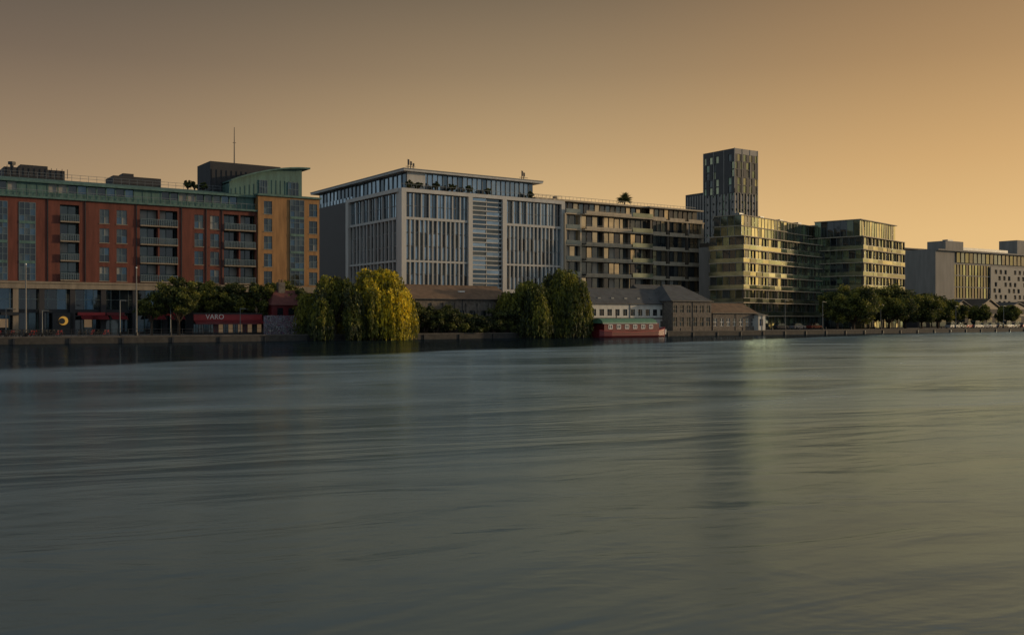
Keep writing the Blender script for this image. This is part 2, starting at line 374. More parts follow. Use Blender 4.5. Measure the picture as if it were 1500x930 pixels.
cr=nt.nodes.new('ShaderNodeValToRGB'); cr.color_ramp.interpolation='CONSTANT'; el=cr.color_ramp.elements; el[0].color=(.06,.055,.06,1); el[1].position=.42; el[1].color=(.35,.33,.33,1)
for p,cc in ((.48,(.08,.10,.16)),(.54,(.30,.10,.13)),(.58,(.06,.05,.06)),(.64,(.42,.4,.36))):
    x=el.new(p); x.color=(*cc,1)
nt.links.new(tcg.outputs['Object'],ng.inputs['Vector']); nt.links.new(ng.outputs[0],cr.inputs[0]); nt.links.new(cr.outputs[0],b.inputs['Base Color'])
K.box('graffiti_wall',gm,0,wK,-.2,0,GZ,4.2)
K.box('walls',redd,2.2,wK-.3,2,7,GZ,6.0)
K.poly('roof',mat('rust_roof',(.13,.04,.035),.8,0,.3,1),[(2,1.7,6.0),(wK,1.7,6.0),(wK,7.3,6.0),(2,7.3,6.0),(3.5,4.5,8.6),(wK-1.2,4.5,8.6)],[(0,1,5,4),(2,3,4,5),(1,2,5),(3,0,4),(0,3,2,1)])
K.box('chimney',oldstone,4.2,5.4,4,5,7.8,10.0); K.box('chimney_pots',browntile,4.4,4.7,4.3,4.6,10.0,10.5); K.box('chimney_pots',browntile,4.9,5.2,4.3,4.6,10.0,10.5)
for i in range(2): K.box('windows',g1,3.2+i*2,4.2+i*2,1.93,1.99,4.3,5.5)
K.done()

# ================= WHITE OFFICE BUILDING =================
VW=190.0; uw=U(587,VW); W=Asm('office_building_with_fins',*uv(uw,VW),0)
XW=lambda px,v=VW: U(px,v)-uw
wF=XW(826); zT=31.7; WL=27.0
W.box('structure',darkm,.7,wF-.7,.9,50,GZ,zT-.2)
glW=[g4,g4,g4,g5,g5,g2,g1]
def bay(pl,s0,s1,nu,nl):
    n=nu
    for i in range(n):
        a=s0+(s1-s0)*i/n; b=s0+(s1-s0)*(i+1)/n; m=(a+b)/2
        W.pane(pl,random.choice(glW),a,m,25.6,30.7,.35); W.pane(pl,random.choice(glW),m,b,25.6,30.7,.35)
        W.fb(pl,'upper_fins',whitef,a-.13,a+.13,-.1,.4,25.6,30.7)
        W.fb(pl,'upper_mullions',greyf,m-.05,m+.05,.2,.33,25.6,30.7)
        W.fb(pl,'upper_mullions',greyf,a+.17,b-.17,.22,.31,28.0,28.1)
    W.fb(pl,'bands',whitef,s0,s1,-.15,.5,25.05,25.597)
    W.fb(pl,'bands',whitef,s0,s1,-.12,.5,15.9,16.3)
    for lo,hi in ((16.3,25.05),(10.4,15.9)):
        for i in range(nl):
            a=s0+(s1-s0)*i/nl; b=s0+(s1-s0)*(i+1)/nl
            nn=2 if lo<11 else 3; h=(hi-lo)/nn
            for k in range(nn): 
                W.pane(pl,random.choice(glW),a,b,lo+h*k+.3,lo+h*(k+1),.4)
                W.fb(pl,'spandrels',greyf,a,b,.36,.42,lo+h*k,lo+h*k+.3)
            W.fb(pl,'fins',whitef,a-.13,a+.13,-.1,.38,lo+.003,hi-.003)
    W.fb(pl,'fin_base',whitef,s0,s1,-.1,.5,9.6,10.39)
def lou(pl,s0,s1):
    z=9.8; gp=[g5,g5,g2,g4]
    while z<30.6:
        m=(s0+s1)/2
        W.pane(pl,random.choice(gp),s0,m,z,z+.75,.35); W.pane(pl,random.choice(gp),m,s1,z,z+.75,.35)
        W.fb(pl,'louvre_bands',whitef,s0+.003,s1-.003,-.05,.4,z+.75,z+1.02); z+=1.02
    W.fb(pl,'louvre_mullion',whitef,(s0+s1)/2-.08,(s0+s1)/2+.08,.2,.3,9.8,30.6)
piers=[(0,XW(594)),(XW(685),XW(691)),(XW(735),XW(741)),(XW(821),wF)]
for a,b in piers: W.box('stone_piers',white,a,b,-.45,.9,GZ,30.9)
bay('F',piers[0][1]+.002,piers[1][0]-.002,8,14); lou('F',piers[1][1]+.002,piers[2][0]-.002); bay('F',piers[2][1]+.002,piers[3][0]-.002,8,14)
W.box('parapet',white,0,wF,-.45,.9,30.9,zT)
W.box('ground_glazing',g1,piers[0][1],wF,.3,.6,GZ,9.6)
bay('L',1.9,WL-1.4,7,13); W.fb('L','stone_piers',white,.91,1.89,-.003,.9,GZ,30.9); W.fb('L','stone_piers',white,WL-1.4,WL,-.45,.9,GZ,30.9)
W.fb('L','parapet',white,.903,WL,-.45,.9,30.9,zT); W.fb('L','ground_glazing',g1,1.9,WL-1.4,.3,.6,GZ,9.6)
W.box('wing_core',darkm,1.6,10,WL,WL+27,GZ,32.0)
for j in range(8):
    z=GZ+.5+j*3.9
    for i in range(14):
        a=WL+.1+i*1.9
        for h in (0,1): W.pane('L',random.choice([g4,g4,g5]),a,a+1.9,z+.3+h*1.8,z+2.1+h*1.8,1.5,tilt=.03)
        W.fb('L','wing_mullions',greyf,a-.05,a+.05,1.35,1.48,z,z+3.9)
    W.fb('L','wing_spandrels',greyf,WL,WL+26.7,1.4,1.5,z,z+.3)
pz=zT-.1; 
W.box('penthouse_core',darkm,3.2,wF-7,3.2,WL+24,pz,35.8)
n=26
for i in range(n):
    a=3+(wF-10)*i/n;b=3+(wF-10)*(i+1)/n; W.pane('F',random.choice([g4,g5,g4]),a,b,pz,35.7,3.0); W.box('penthouse_mullions',greyf,a-.06,a+.06,2.8,2.98,pz,35.7)
n=22
for i in range(n):
    a=3+(WL+20)*i/n;b=3+(WL+20)*(i+1)/n; W.pane('L',random.choice([g4,g5,g4]),a,b,pz,35.7,3.0); W.fb('L','penthouse_mullions',greyf,a-.06,a+.06,2.8,2.98,pz,35.7)
W.box('penthouse_stone_end',white,3.0,7.5,2.7,2.79,pz+.1,35.7)
W.box('penthouse_roof',white,1.6,wF-5,1.6,WL+26,35.75,36.15)
W.box('penthouse_fascia',greyf,1.5,wF-4.9,1.5,WL+26.1,36.15,36.35)
W.box('roof_plant',greyf,8,wF-16,8,24,36.35,37.0)
W.box('terrace_rail',greyf,.3,wF-.3,.2,.26,zT+.95,zT+1.02)
for i in range(36): W.box('terrace_rail',greyf,.3+i*(wF-.7)/35,.35+i*(wF-.7)/35,.27,.31,zT,zT+.95)
for px,n in ((592,3),(757,2)):
    for k in range(n):
        x=XW(px,VW+8)+k*.9-.6; W.tube('antennas',darkm,[(x,5+k*.5,36.3),(x,5+k*.5,38.9-.3*k)],.1); W.box('antenna_panels',darkm,x-.2,x+.2,4.75+k*.5,4.9+k*.5,37.6,38.8-.3*k)
    W.box('antenna_bar',darkm,XW(px,VW+8)-.9,XW(px,VW+8)+1.5,5.5,5.6,37.3,37.4)
W.done()

# ================= BALCONY APARTMENT BUILDING =================
VC=189.0; uc=U(829,VC); C=Asm('balcony_apartment_building',*uv(uc,VC),0)
XC=lambda px,v=VC: U(px,v)-uc
wC=XC(1031); fl=3.75; z0=GZ+1.9; nf=8
glC=[g1,g1,g2,gr1,g2,gr1,g3,gr1]
x1=XC(952)
ztop=z0+nf*fl-.6
C.box('core',bronze,.4,wC-.2,2.2,18,GZ,ztop-3.2); C.box('core_left',darkm,-.3,.4,2.2,18,GZ,ztop-3)
for k in range(nf-1):
    z=z0+k*fl
    n=15
    for i in range(n):
        a=.2+(x1-.4)*i/n;b=.2+(x1-.4)*(i+1)/n; C.pane('F',random.choice(glC),a,b,z,z+fl-.4,1.3); C.box('mullions',bronze if i%4==0 else greyf,a-.05,a+.05,1.15,1.28,z,z+fl-.4)
    C.box('floor_slabs',slabC,0,XC(850),0,1.4,z+fl-.5,z+fl-.2)
    C.box('floor_slabs',slabC,XC(854),x1+.3,-.8,1.4,z+fl-.45,z+fl-.15)
    C.box('parapets',slabC,XC(856),XC(922),-.85,-.7,z+fl-.15,z+fl+.5)
    C.box('glass_guard',bal,XC(924),x1+.25,-.8,-.74,z+fl-.12,z+fl+.9)
    C.box('glass_guard',balA,.1,XC(850),-.05,.02,z+fl-.18,z+fl+.8)
    C.box('guard_rail',greyf,XC(856),XC(922),-.8,-.75,z+fl+.75,z+fl+.8)
    n=12
    for i in range(n):
        a=x1+1.2+(wC-x1-1.6)*i/n;b=x1+1.2+(wC-x1-1.6)*(i+1)/n; C.pane('F',random.choice(glC+[gr1,g2]),a,b,z,z+fl-.4,.4); C.box('mullions',darkm,a-.05,a+.05,.25,.38,z,z+fl-.4)
    C.box('floor_slabs',slabC,x1+1.0,wC,-.2,1.2,z+fl-.6,z+fl-.2)
    for (pa,pb) in ((955,975),(981,1003),(1009,1029)):
        C.box('parapets',slabC,XC(pa),XC(pb),-.1,.05,z+fl-.2,z+fl+.4)
for px in (829,851,884,921): C.box('columns',slabC if px in(829,851) else bronze,XC(px),XC(px)+.45,.3,1.4,GZ,ztop-fl)
for px in (953,978,1006,1029): C.box('columns',bronze if px!=1029 else slabC,XC(px)-.2,XC(px)+.3,-.15,1.1,GZ,z0+(nf-1)*fl-.6)
C.box('left_return',slabC,-.3,0,0,18,GZ,ztop-3.5)
zp=z0+(nf-1)*fl-.2
C.box('penthouse_core',darkm,1,wC-1,5,16,zp,zp+2.9)
for i in range(26):
    a=1+(wC-2)*i/26;b=1+(wC-2)*(i+1)/26; C.pane('F',random.choice([g1,g2,gr1,g5]),a,b,zp,zp+2.9,3.0 if a<x1 else 1.6)
    C.box('mullions',bronze,a-.06,a+.06,2.8 if a<x1 else 1.4,2.98 if a<x1 else 1.58,zp,zp+2.9)
C.box('roof_slab',slabC,-8,x1,1.4,17,zp+2.9,zp+3.3); C.box('roof_slab',slabC,x1+.003,wC,.1,17,zp+2.9,zp+3.25)
C.box('roof_back',bronze,-8,-.4,5,16,zp-2,zp+2.9)
for i in range(45): C.box('roof_railing',greyf,-7+i*(wC+6)/45,-6.95+i*(wC+6)/45,3,3.05,zp+3.35,zp+4.2)
C.box('roof_railing',greyf,-7,wC,2.98,3.07,zp+4.2,zp+4.28)
C.box('chimneys',bronze,XC(835),XC(838),6,7,zp+3.35,zp+4.6)
C.box('chimneys',bronze,XC(985),XC(992),6,8,zp+3.3,zp+4.0)
C.done()

# ================= GLASS APARTMENT BUILDING =================
THD=math.radians(48.3); dP=245.0
D=Asm('glass_apartment_building',(1087-750)/F*dP,dP,0,THD)
glD=[gg1,gg1,gg3,gg2,gg3,gg3,g2]
def gblock(x0,x1,y0,y1,zlo,zhi,nfl,bal_out=.7,guard=True):
    f=(zhi-zlo)/nfl; st=.22
    D.box('core',darkm,x0+.3,x1,y0+.3,y1,zlo,zhi-.1)
    for k in range(nfl):
        z=zlo+k*f
        n=max(3,int((x1-x0)/1.7))
        for i in range(n):
            a=x0+(x1-x0)*i/n;b=x0+(x1-x0)*(i+1)/n; D.pane('F',random.choice(glD),a,b,z,z+f-st,y0+.1,tilt=.035)
            D.box('mullions',greyf if i%3 else bronze,a-.04,a+.04,y0-.02,y0+.06,z,z+f-st)
        n=max(2,int((y1-y0)/1.7))
        for i in range(n):
            a=y0+(y1-y0)*i/n;b=y0+(y1-y0)*(i+1)/n; D.pane('L',random.choice([gg2,gg3,g2,g1]),a,b,z,z+f-st,x0+.1,tilt=.03)
            D.box('mullions',greyf,x0-.02,x0+.06,a-.04,a+.04,z,z+f-st)
        o=bal_out
        D.box('floor_slabs',slabC if guard else slab,x0-o*.8,x1,y0-o,y1,z+f-st,z+f)
        if guard and k<nfl-1:
            n=int((x1-x0)/3.4)+1
            for i in range(n):
                a=x0-o*.8+(x1-x0+o*.8)*i/n; b=x0-o*.8+(x1-x0+o*.8)*(i+1)/n
                D.pane('F',random.choice([bal,gg2,gg3,gg1]),a+.04,b-.04,z+f+.02,z+f+1.0,y0-o+.03,part='balcony_guards',tilt=.04)
            D.box('guard_rails',greyf,x0-o*.8,x1-.1,y0-o-.0,y0-o+.06,z+f+1.0,z+f+1.06)
            D.box('balcony_guards',bal,x0-o*.8+.01,x0-o*.8+.04,y0-o+.08,y1,z+f+.003,z+f+1.0)
            n=int((x1-x0)/6)+1
            for i in range(n+1):
                a=x0+(x1-x0-.2)*i/n; D.box('dividers',bronze,a-.04,a+.04,y0-o+.08,y0-.06,z+f+.003,z+2*f-st-.01)
gblock(0,69,0,9,GZ+.2,24.2,7)
gblock(1.8,26.5,1.2,9,24.25,29.6,2,.15,guard=False)
gblock(29.5,58,3.2,11,24.25,29.9,2,.15,guard=False)
D.box('back_volume',bronze,8,69,9.05,22,GZ,23.5)
D.box('back_volume_left',conc,3,8,9.05,14,GZ,22)
D2x=[94.8-56.6-0,270-245]
cx=D2x[0]*math.cos(THD)+D2x[1]*math.sin(THD); cy=-D2x[0]*math.sin(THD)+D2x[1]*math.cos(THD)
gblock(cx,cx+30,cy,cy+16,GZ+.2,26.2,7,.7)
gblock(cx+1.2,cx+27,cy+1,cy+14,26.25,30.9,1,.5,guard=False)
for i in range(5): D.box('roof_units',greyf,6+i*11,8+i*11,4,6,29.6 if i<2 else 30.0,30.5)
D.done()

# ================= TOWER =================
tP=400.0; E=Asm('tower_block',(1076-750)/F*tP,tP,0)
hT=3.5+251*tP/F
E.box('core',towerd,.4,13.6,.4,17.5,GZ,hT-.4)
zmid=3.5+(468-276)*tP/F
for pl,wd,n in (('F',13.6,8),('L',17.5,10)):
    f=3.15
    k=0; z=GZ+3
    while z+f<hT-1:
        up=z>zmid-2
        for i in range(n):
            a=wd*i/n;b=wd*(i+1)/n
            if up:
                if pl=='L' and (i<5 and i>1): E.fb(pl,'panels',towerd,a,b,0,.3,z,z+f)
                else:
                    if (i+(k//2))%2==0 : E.fb(pl,'panels',towerd,a,b,.0,.3,z,z+f)
                    else:
                        E.pane(pl,random.choice([g2,gg3,gg1]),a+.15,b-.05,z+.4,z+f,.25); E.fb(pl,'panels',towerd,a,b,.003,.3,z,z+.4)
            else:
                E.pane(pl,random.choice([g1,g2,g2,gg3]),a,b,z+.5,z+f,.25); E.fb(pl,'light_fins',towerl,a-.22,a+.22,-.25,.3,z,z+f)
                if i%2==0: E.fb(pl,'light_panels',towerl,a+.23,b-.23,.0,.24,z,z+f-.9)
                E.fb(pl,'bands',towerd,a+.23,b-.23,.1,.28,z,z+.5)
        z+=f;k+=1
    E.fb(pl,'parapet',towerl if pl=='F' else towerd,0.0 if pl=='F' else .303,wd,0,.3,z,hT)
    E.fb(pl,'corner',towerl,wd-.4,wd,-.12,.0-.003,GZ,hT)
    for fx in (.33,.66): E.fb(pl,'verticals',towerl,wd*fx-.15,wd*fx+.15,-.14,-.003,zmid-2,hT)
E.box('corner_post',towerl,-.15,.15,-.15,.15,zmid,hT+.1)
E.box('roof_plant',darkbox,3,10,5,13,hT-.5,hT+.6)
zw=3.5+193*tP/F
E.box('wing',towerd,1,12,17.6,29,GZ,zw)
for i in range(7):
    E.box('wing_strips',towerl,.85,.997,18.3+i*1.5,18.9+i*1.5,GZ,zw-1)
E.done()

# ================= RIGHT-HAND CONCRETE AND GLASS BUILDING =================
VF=195.0; uf=U(1371,VF); G=Asm('concrete_office_building',*uv(uf,VF),0)
XF=lambda px,v=VF: U(px,v)-uf
wG=XF(1570); zg=26.5
G.box('core',conc,.4,wG,.6,24,GZ,zg)
G.box('solid_wall',conc,0,XF(1398),0,.6,GZ,zg)
G.box('end_wall',conc,-.3,0,0,24,GZ,zg+.4)
n=12
for i in range(n):
    a=XF(1398)+(XF(1450)-XF(1398))*i/n;b=XF(1398)+(XF(1450)-XF(1398))*(i+1)/n
    for k in range(5): G.pane('F',random.choice([gg3,gg2,gg2,g2,g1]),a,b,GZ+2+k*3.9,GZ+5.7+k*3.9,.3)
    G.box('mullions',bronze,a-.06,a+.06,.1,.28,GZ,GZ+21.5)
for k in range(6): G.box('bands',conc,XF(1398)+.01,XF(1450)-.01,.12,.5,GZ+1.7+k*3.9,GZ+2.0+k*3.9)
ops=[]
for k in range(6):
    for i in range(9):
        a=XF(1454)+i*3.1; 
        if (i*7+k*3)%4!=0: ops.append((a+.8*(k%2),a+1.5+.8*(k%2),8.5+k*2.2,10.0+k*2.2))
for o in ops: G.pane('F',random.choice([g1,g2,g1]),o[0],o[1],o[2],o[3],.4)
G.wall('F',mat('pale_panel',(.30,.28,.24),.8,0,.1),XF(1450),wG,7.5,22,ops,d0=-.3,th=.3,part='perforated_wall')
for i in range(30):
    a=XF(1402)+(wG-XF(1402))*i/30; b=XF(1402)+(wG-XF(1402))*(i+1)/30; G.pane('F',random.choice([gg2,g2,g5]),a,b,22.9,26.2,.3); G.box('mullions',bronze,a-.06,a+.06,.1,.28,22.9,26.2)
G.box('roof_slab',conc,-.2,wG,-1.0,24.2,zg,zg+.5)
G.box('roof_plant',conc,XF(1385,VF+5),XF(1411,VF+5),5,12,zg+.5,30.6); G.box('roof_plant_duct',greyf,XF(1392,VF+5),XF(1400,VF+5),6,8,30.6,31.2)
G.box('roof_glazing',greyf,XF(1411,VF+5)+.01,XF(1480,VF+5),6,12,zg+.5,28.8)
G.box('roof_plant',conc,XF(1490,VF+5),XF(1540,VF+5),5,12,zg+.5,32.8)
G.box('ground_glazing',g1,XF(1450),wG,.2,.5,GZ,7.5)
G.done()
Mb=Asm('dark_apartment_block',*uv(U(1318,214),214),0); wM=U(1380,214)-U(1318,214)
zM=Z(1345,366,214)
Mb.box('core',darkbox,0,wM,0,15,GZ,zM)
for k in range(8):
    z=GZ+2+k*3.9
    if z+3>zM: break
    for i in range(9):
        a=wM*i/9; Mb.pane('F',random.choice([g1,g2,gg2,g2]),a+.3,a+wM/9-.3,z,z+2.6,-.04)
    Mb.box('slabs',conc,0,wM,-.6,-.0,z-.7,z-.45)
Mb.box('roof_slab',conc,-.3,wM+.3,-.6,15.3,zM,zM+.4)
Mb.done()

# ================= LOW QUAYSIDE BUILDINGS =================
def lowhouse(name,pa,pb,v,dep,ze,zr,wm_,rm,wins,hip=0.0,wz=[(2.0,4.0)],frame=whitep,gl=[g1,g1,g2],chim=[]):
    H=Asm(name,*uv(U(pa,v),v),0); w=U(pb,v)-U(pa,v); ops=[]
    for k,(za_,zb_) in enumerate(wz):
        for i in range(wins):
            c=w*(i+.5)/wins; ww=min(.62,w/wins*.3); ops.append((c-ww,c+ww,za_,zb_)); H.window('F',c-ww,c+ww,za_,zb_,2,2,frame,gl,d=.2,fw=.09)
    H.wall('F',wm_,0,w,GZ,ze,ops)
    H.box('walls_back',wm_,0,w,.36,dep,GZ,ze-.01)
    o=.35; h=hip
    H.poly('roof',rm,[(-o,-o,ze-.05),(w+o,-o,ze-.05),(w+o,dep+o,ze-.05),(-o,dep+o,ze-.05),(-o+h,dep/2,zr),(w+o-h,dep/2,zr)],[(0,1,5,4),(2,3,4,5),(1,2,5),(3,0,4),(0,3,2,1)])
    if hip==0:
        H.poly('gables',wm_,[(-.01,0,ze),(-.01,dep,ze),(-.01,dep/2,zr-.15)],[(0,1,2)])
    H.box('gutter',darkm,-o,w+o,-o-.14,-o-.003,ze-.12,ze+.04)
    H.box('ridge_tiles',rm,-o+h,w+o-h,dep/2-.12,dep/2+.12,zr-.05,zr+.1)
    for x,hh in chim: H.box('chimney',oldstone,x,x+.9,dep/2-.4,dep/2+.4,zr-.6,zr+hh)
    nd=max(2,int(w/9))
    for i in range(nd): H.box('downpipes',darkm,w*i/nd+.2,w*i/nd+.3,-.12,-.003,GZ,ze-.1)
    return H,w
H,w=lowhouse('stone_warehouse',598,748,160,11,7.3,10.0,oldstone,browntile,9,0,[(2.2,5.2)],darkm)
for i in range(10):
    H.box('buttresses',oldstone,w*i/9-.25 if i else 0,w*i/9+.25,-.25,-.003,GZ,6.6)
H.box('skylights',whitep,w*.55,w*.55+1.2,2.5,3.3,8.7,8.95); H.done()
H,w=lowhouse('white_quayside_building',852,986,163,11,6.9,10.3,whitewash,slate,12,0,[(4.3,5.7),(1.9,3.2)],darkm); H.box('band',oldstone,0,w,-.06,-.003,3.6,3.9)
for i in range(7): H.box('roof_lights',greyf,w*(i+.5)/7,w*(i+.5)/7+.8,1.5,2.5,7.9,8.2)
H.done()
H,w=lowhouse('stone_boathouse',984,1042,160,13,7.6,11.2,oldstone,slate,6,3.5,[(5.0,6.6),(2.0,4.0)],stone); H.done()
H,w=lowhouse('grey_roof_shed',948,984,172,9,8.5,11.6,oldstone,slate,4,0,[(6,7)],stone); H.done()
H,w=lowhouse('low_brick_shed',1043,1108,161,9,5.0,7.2,oldstone,browntile,7,0,[(2.0,3.8)],whitep); H.done()
H,w=lowhouse('white_gabled_lodge',1109,1121,160,9,4.6,5.6,whitewash,slate,1,0,[(2,3.6)],mat('blue_paint',(.05,.12,.3),.5)); H.done()
for j,(a,b) in enumerate(((1344,1388),(1390,1428),(1430,1468),(1470,1512),(1514,1560))):
    v=184.0; Gs=Asm('gabled_warehouse',*uv(U(a,v),v),0); w=U(b,v)-U(a,v); zr=(11.2,9.8,10.4,9.4,10)[j]
    Gs.box('walls',darkbox,0,w,0,12,GZ,6.9)
    Gs.poly('roof',slate if j%2 else bronze,[(-.3,-.4,6.8),(w/2,-.4,zr),(w+.3,-.4,6.8),(-.3,12.4,6.8),(w/2,12.4,zr),(w+.3,12.4,6.8),(-.3,-.4,6.55),(w/2,-.4,zr-.3),(w+.3,-.4,6.55)],[(0,1,4,3),(1,2,5,4),(6,7,1,0),(7,8,2,1)])
    Gs.poly('gable',bronze,[(0,0,6.7),(w,0,6.7),(w/2,0,zr-.2)],[(0,1,2)])
    for i in range(3): Gs.box('doors',g1,w*(i+.2)/3,w*(i+.8)/3,-.06,-.003,GZ,4.2)
    Gs.box('fascia',bronze,.3,w-.3,-.12,-.003,4.6,5.3)
    Gs.done()

Sk=Asm('background',*uv(0,420),0)
random.seed(3)
for i in range(60):
    x=-700+i*38+rr(0,14); Sk.box('distant_blocks',random.choice([conc,bronze,towerd,oldstone]),x,x+rr(14,32),rr(0,60),rr(70,110),GZ,rr(8,17))
Sk.done()

# ================= TREES =================
def leafquad(V,Fc,MI,p,s,mi,hang=False):
    if hang:
        a=random.random()*math.tau; d=Vector((math.cos(a),math.sin(a),rr(-.3,.3))); e=Vector((rr(-.4,.4),rr(-.4,.4),-1)).normalized()
        w=s*.55; h=s*rr(.7,1.2)
    else:
        d=Vector((rr(-1,1),rr(-1,1),rr(-1,1))).normalized(); e=d.cross(Vector((rr(-1,1),rr(-1,1),rr(-1,1)))).normalized(); w=s*.55; h=s*.8
    n=len(V); p=Vector(p)
    V.extend([tuple(p-d*w),tuple(p+e*h*.5-d*w*.1+d*w*.3),tuple(p+d*w),tuple(p-e*h*.5)]) if not hang else V.extend([tuple(p-d*w*.5),tuple(p+d*w*.5),tuple(p+d*w*.3+e*h),tuple(p-d*w*.15+e*h)])
    Fc.append((n,n+1,n+2,n+3)); MI.append(mi)
def finish_tree(name,base,V,Fc,MI,mats,limbs):
    e=bpy.data.objects.new(name,None); e.location=base; scene.collection.objects.link(e)
    o=mesh_obj('crown',V,Fc,mats,MI); o.parent=e
    TV=[];TF=[]
    for pts,rad in limbs:
        v,f=tube(pts,rad,7); n=len(TV); TV+=v; TF+=[tuple(i+n for i in q) for q in f]
    if TV:
        t=mesh_obj('trunk_and_limbs',TV,TF,[bark]); t.parent=e
    return e
def round_tree(name,x,y,h,rad,mats=treeG,dens=1.0,ls=.45,trunk=2.2,z=GZ,flat=.95):
    V=[];Fc=[];MI=[];limbs=[]
    ch=(h-trunk)/2; cz=trunk+ch
    limbs.append(([(0,0,0),(rr(-.1,.1),rr(-.1,.1),trunk),(rr(-.3,.3),rr(-.3,.3),cz)],[.05*rad+.1,.04*rad+.06,.05]))
    nc=int(26*dens*max(1,rad/2.2)); 
    for c in range(nc):
        th=R()*math.tau; ph=math.acos(rr(-.8,1)); q=rr(.45,.98)
        cx,cy,cz2=rad*q*math.sin(ph)*math.cos(th),rad*q*math.sin(ph)*math.sin(th),cz+ch*q*math.cos(ph)*flat
        cr=rad*rr(.2,.36)
        if c%3==0: limbs.append(([(0,0,trunk*.9),(cx*.5,cy*.5,(trunk+cz2)/2),(cx,cy,cz2)],[.12,.07,.02]))
        base=random.choice([0,1,1,2])
        for k in range(int(75*dens*(cr/ls)**1.3/2.0)+20):
            d=Vector((random.gauss(0,1),random.gauss(0,1),random.gauss(0,1))).normalized()*cr*rr(.3,1.1)
            mi=base
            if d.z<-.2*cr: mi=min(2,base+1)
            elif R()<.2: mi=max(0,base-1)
            leafquad(V,Fc,MI,(cx+d.x,cy+d.y,max(trunk*.8,cz2+d.z*.85)),ls*rr(.6,1.3),mi)
    return finish_tree(name,(x,y,z),V,Fc,MI,mats,limbs)
def willow(name,px,v,wpx,ytop,mats,nl=26,ls=.5,bottom=0.15,seed=1,top_skew=0.0,longf=1.0):
    random.seed(seed)
    x,y=uv(U(px,v),v); t=T(px,v); rad=wpx/2*t/F; top=HC+(HY-ytop)*t/F
    V=[];Fc=[];MI=[];limbs=[([(0,0,GZ-.3),(.2,.1,GZ+2.5),(.1,-.1,top*.55),(0,0,top*.8)],[.6,.45,.35,.12])]
    lobes=[]
    for k in range(nl):
        lvl=k/(nl-1)
        a=R()*math.tau; q=(rr(0,.5) if lvl<.3 else rr(.5,.88))
        zt_=top*(1-.05*R())-lvl*top*rr(.25,.62)- q*q*top*.10
        lobes.append((rad*q*math.cos(a)+top_skew*rad*(1-lvl),rad*q*math.sin(a),rad*rr(.2,.32),zt_,random.choices([0,1,2],[.42,.36,.22])[0]))
    for lx,ly,lr,lt,b_ in lobes:
        limbs.append(([(0,0,top*.3),(lx*.5,ly*.5,lt*.65),(lx,ly,lt*.92)],[.2,.1,.03]))
        for i in range(int(34*(lr/1.6)**1.6)+10):
            a=R()*math.tau; q=math.sqrt(R())*rr(.8,1.15); sx=lx+lr*q*math.cos(a); sy=ly+lr*q*math.sin(a)
            sz=lt-(q**2)*lr*.9-rr(0,.5)
            ln=rr(1.5,6.0)*longf*(1.6 if lt<top*.75 else .8)
            end=max(bottom+rr(0,1.3),sz-ln)
            zc_=sz; ro_=math.hypot(sx,sy)+.01; ox,oy=sx/ro_,sy/ro_; s=0; mi0=b_
            while zc_>end:
                s+=1; zc_-=ls*rr(.35,.7); fx=min(s*.06,.8)
                mi=mi0 if R()<.72 else random.choice([0,1,2])
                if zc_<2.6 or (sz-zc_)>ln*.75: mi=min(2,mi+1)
                leafquad(V,Fc,MI,(sx+ox*fx+rr(-.22,.22),sy+oy*fx+rr(-.22,.22),zc_),ls*rr(.7,1.3),mi,s>2)
    return finish_tree(name,(x,y,0),V,Fc,MI,mats,limbs)
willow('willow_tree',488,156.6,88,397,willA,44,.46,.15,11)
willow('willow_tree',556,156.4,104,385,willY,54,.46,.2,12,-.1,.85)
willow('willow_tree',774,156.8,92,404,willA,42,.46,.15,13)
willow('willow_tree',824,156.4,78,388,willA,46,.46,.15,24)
random.seed(5)
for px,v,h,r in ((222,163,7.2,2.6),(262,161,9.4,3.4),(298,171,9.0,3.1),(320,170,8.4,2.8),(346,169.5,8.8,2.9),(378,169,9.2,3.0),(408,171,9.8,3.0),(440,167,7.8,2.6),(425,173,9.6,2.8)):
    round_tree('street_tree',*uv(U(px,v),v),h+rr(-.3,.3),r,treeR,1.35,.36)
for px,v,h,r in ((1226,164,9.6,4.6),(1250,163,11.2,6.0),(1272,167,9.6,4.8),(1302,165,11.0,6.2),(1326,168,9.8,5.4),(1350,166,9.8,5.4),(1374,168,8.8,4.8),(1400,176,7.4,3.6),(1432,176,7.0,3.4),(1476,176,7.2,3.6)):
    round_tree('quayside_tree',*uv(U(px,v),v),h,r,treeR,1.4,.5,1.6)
for px,v,h,r in ((606,156.6,7.2,2.8),(622,156.8,5.4,2.6),(638,156.4,4.6,2.6),(658,156.6,5.8,2.8),(680,156.4,4.2,2.5),(702,156.2,3.8,2.4),(722,156.4,4.8,2.3),(742,156.6,5.0,2.4),(866,156.8,3.2,1.5),(462,158,5.6,2.2)):
    round_tree('waterside_shrub',*uv(U(px,v),v),h,r,treeG,1.1,.36,.25,z=.5)
for px in (599,613,638,662,687,714,777):
    v=VW+1.2; round_tree('roof_terrace_shrub',*uv(U(px,v),v),1.9+rr(-.3,.4),.95,treeG,.8,.3,.3,z=zT)
for px in (275,285,298): round_tree('roof_terrace_shrub',*uv(U(px,VA+5),VA+5),1.6,.9,treeG,.6,.3,.2,z=27.2)
pp=Asm('rooftop_palm',*uv(U(915,VC+6),VC+6),zp+3.3)
pp.tube('trunk',bark,[(0,0,0),(0,0,1.8)],[.2,.15])
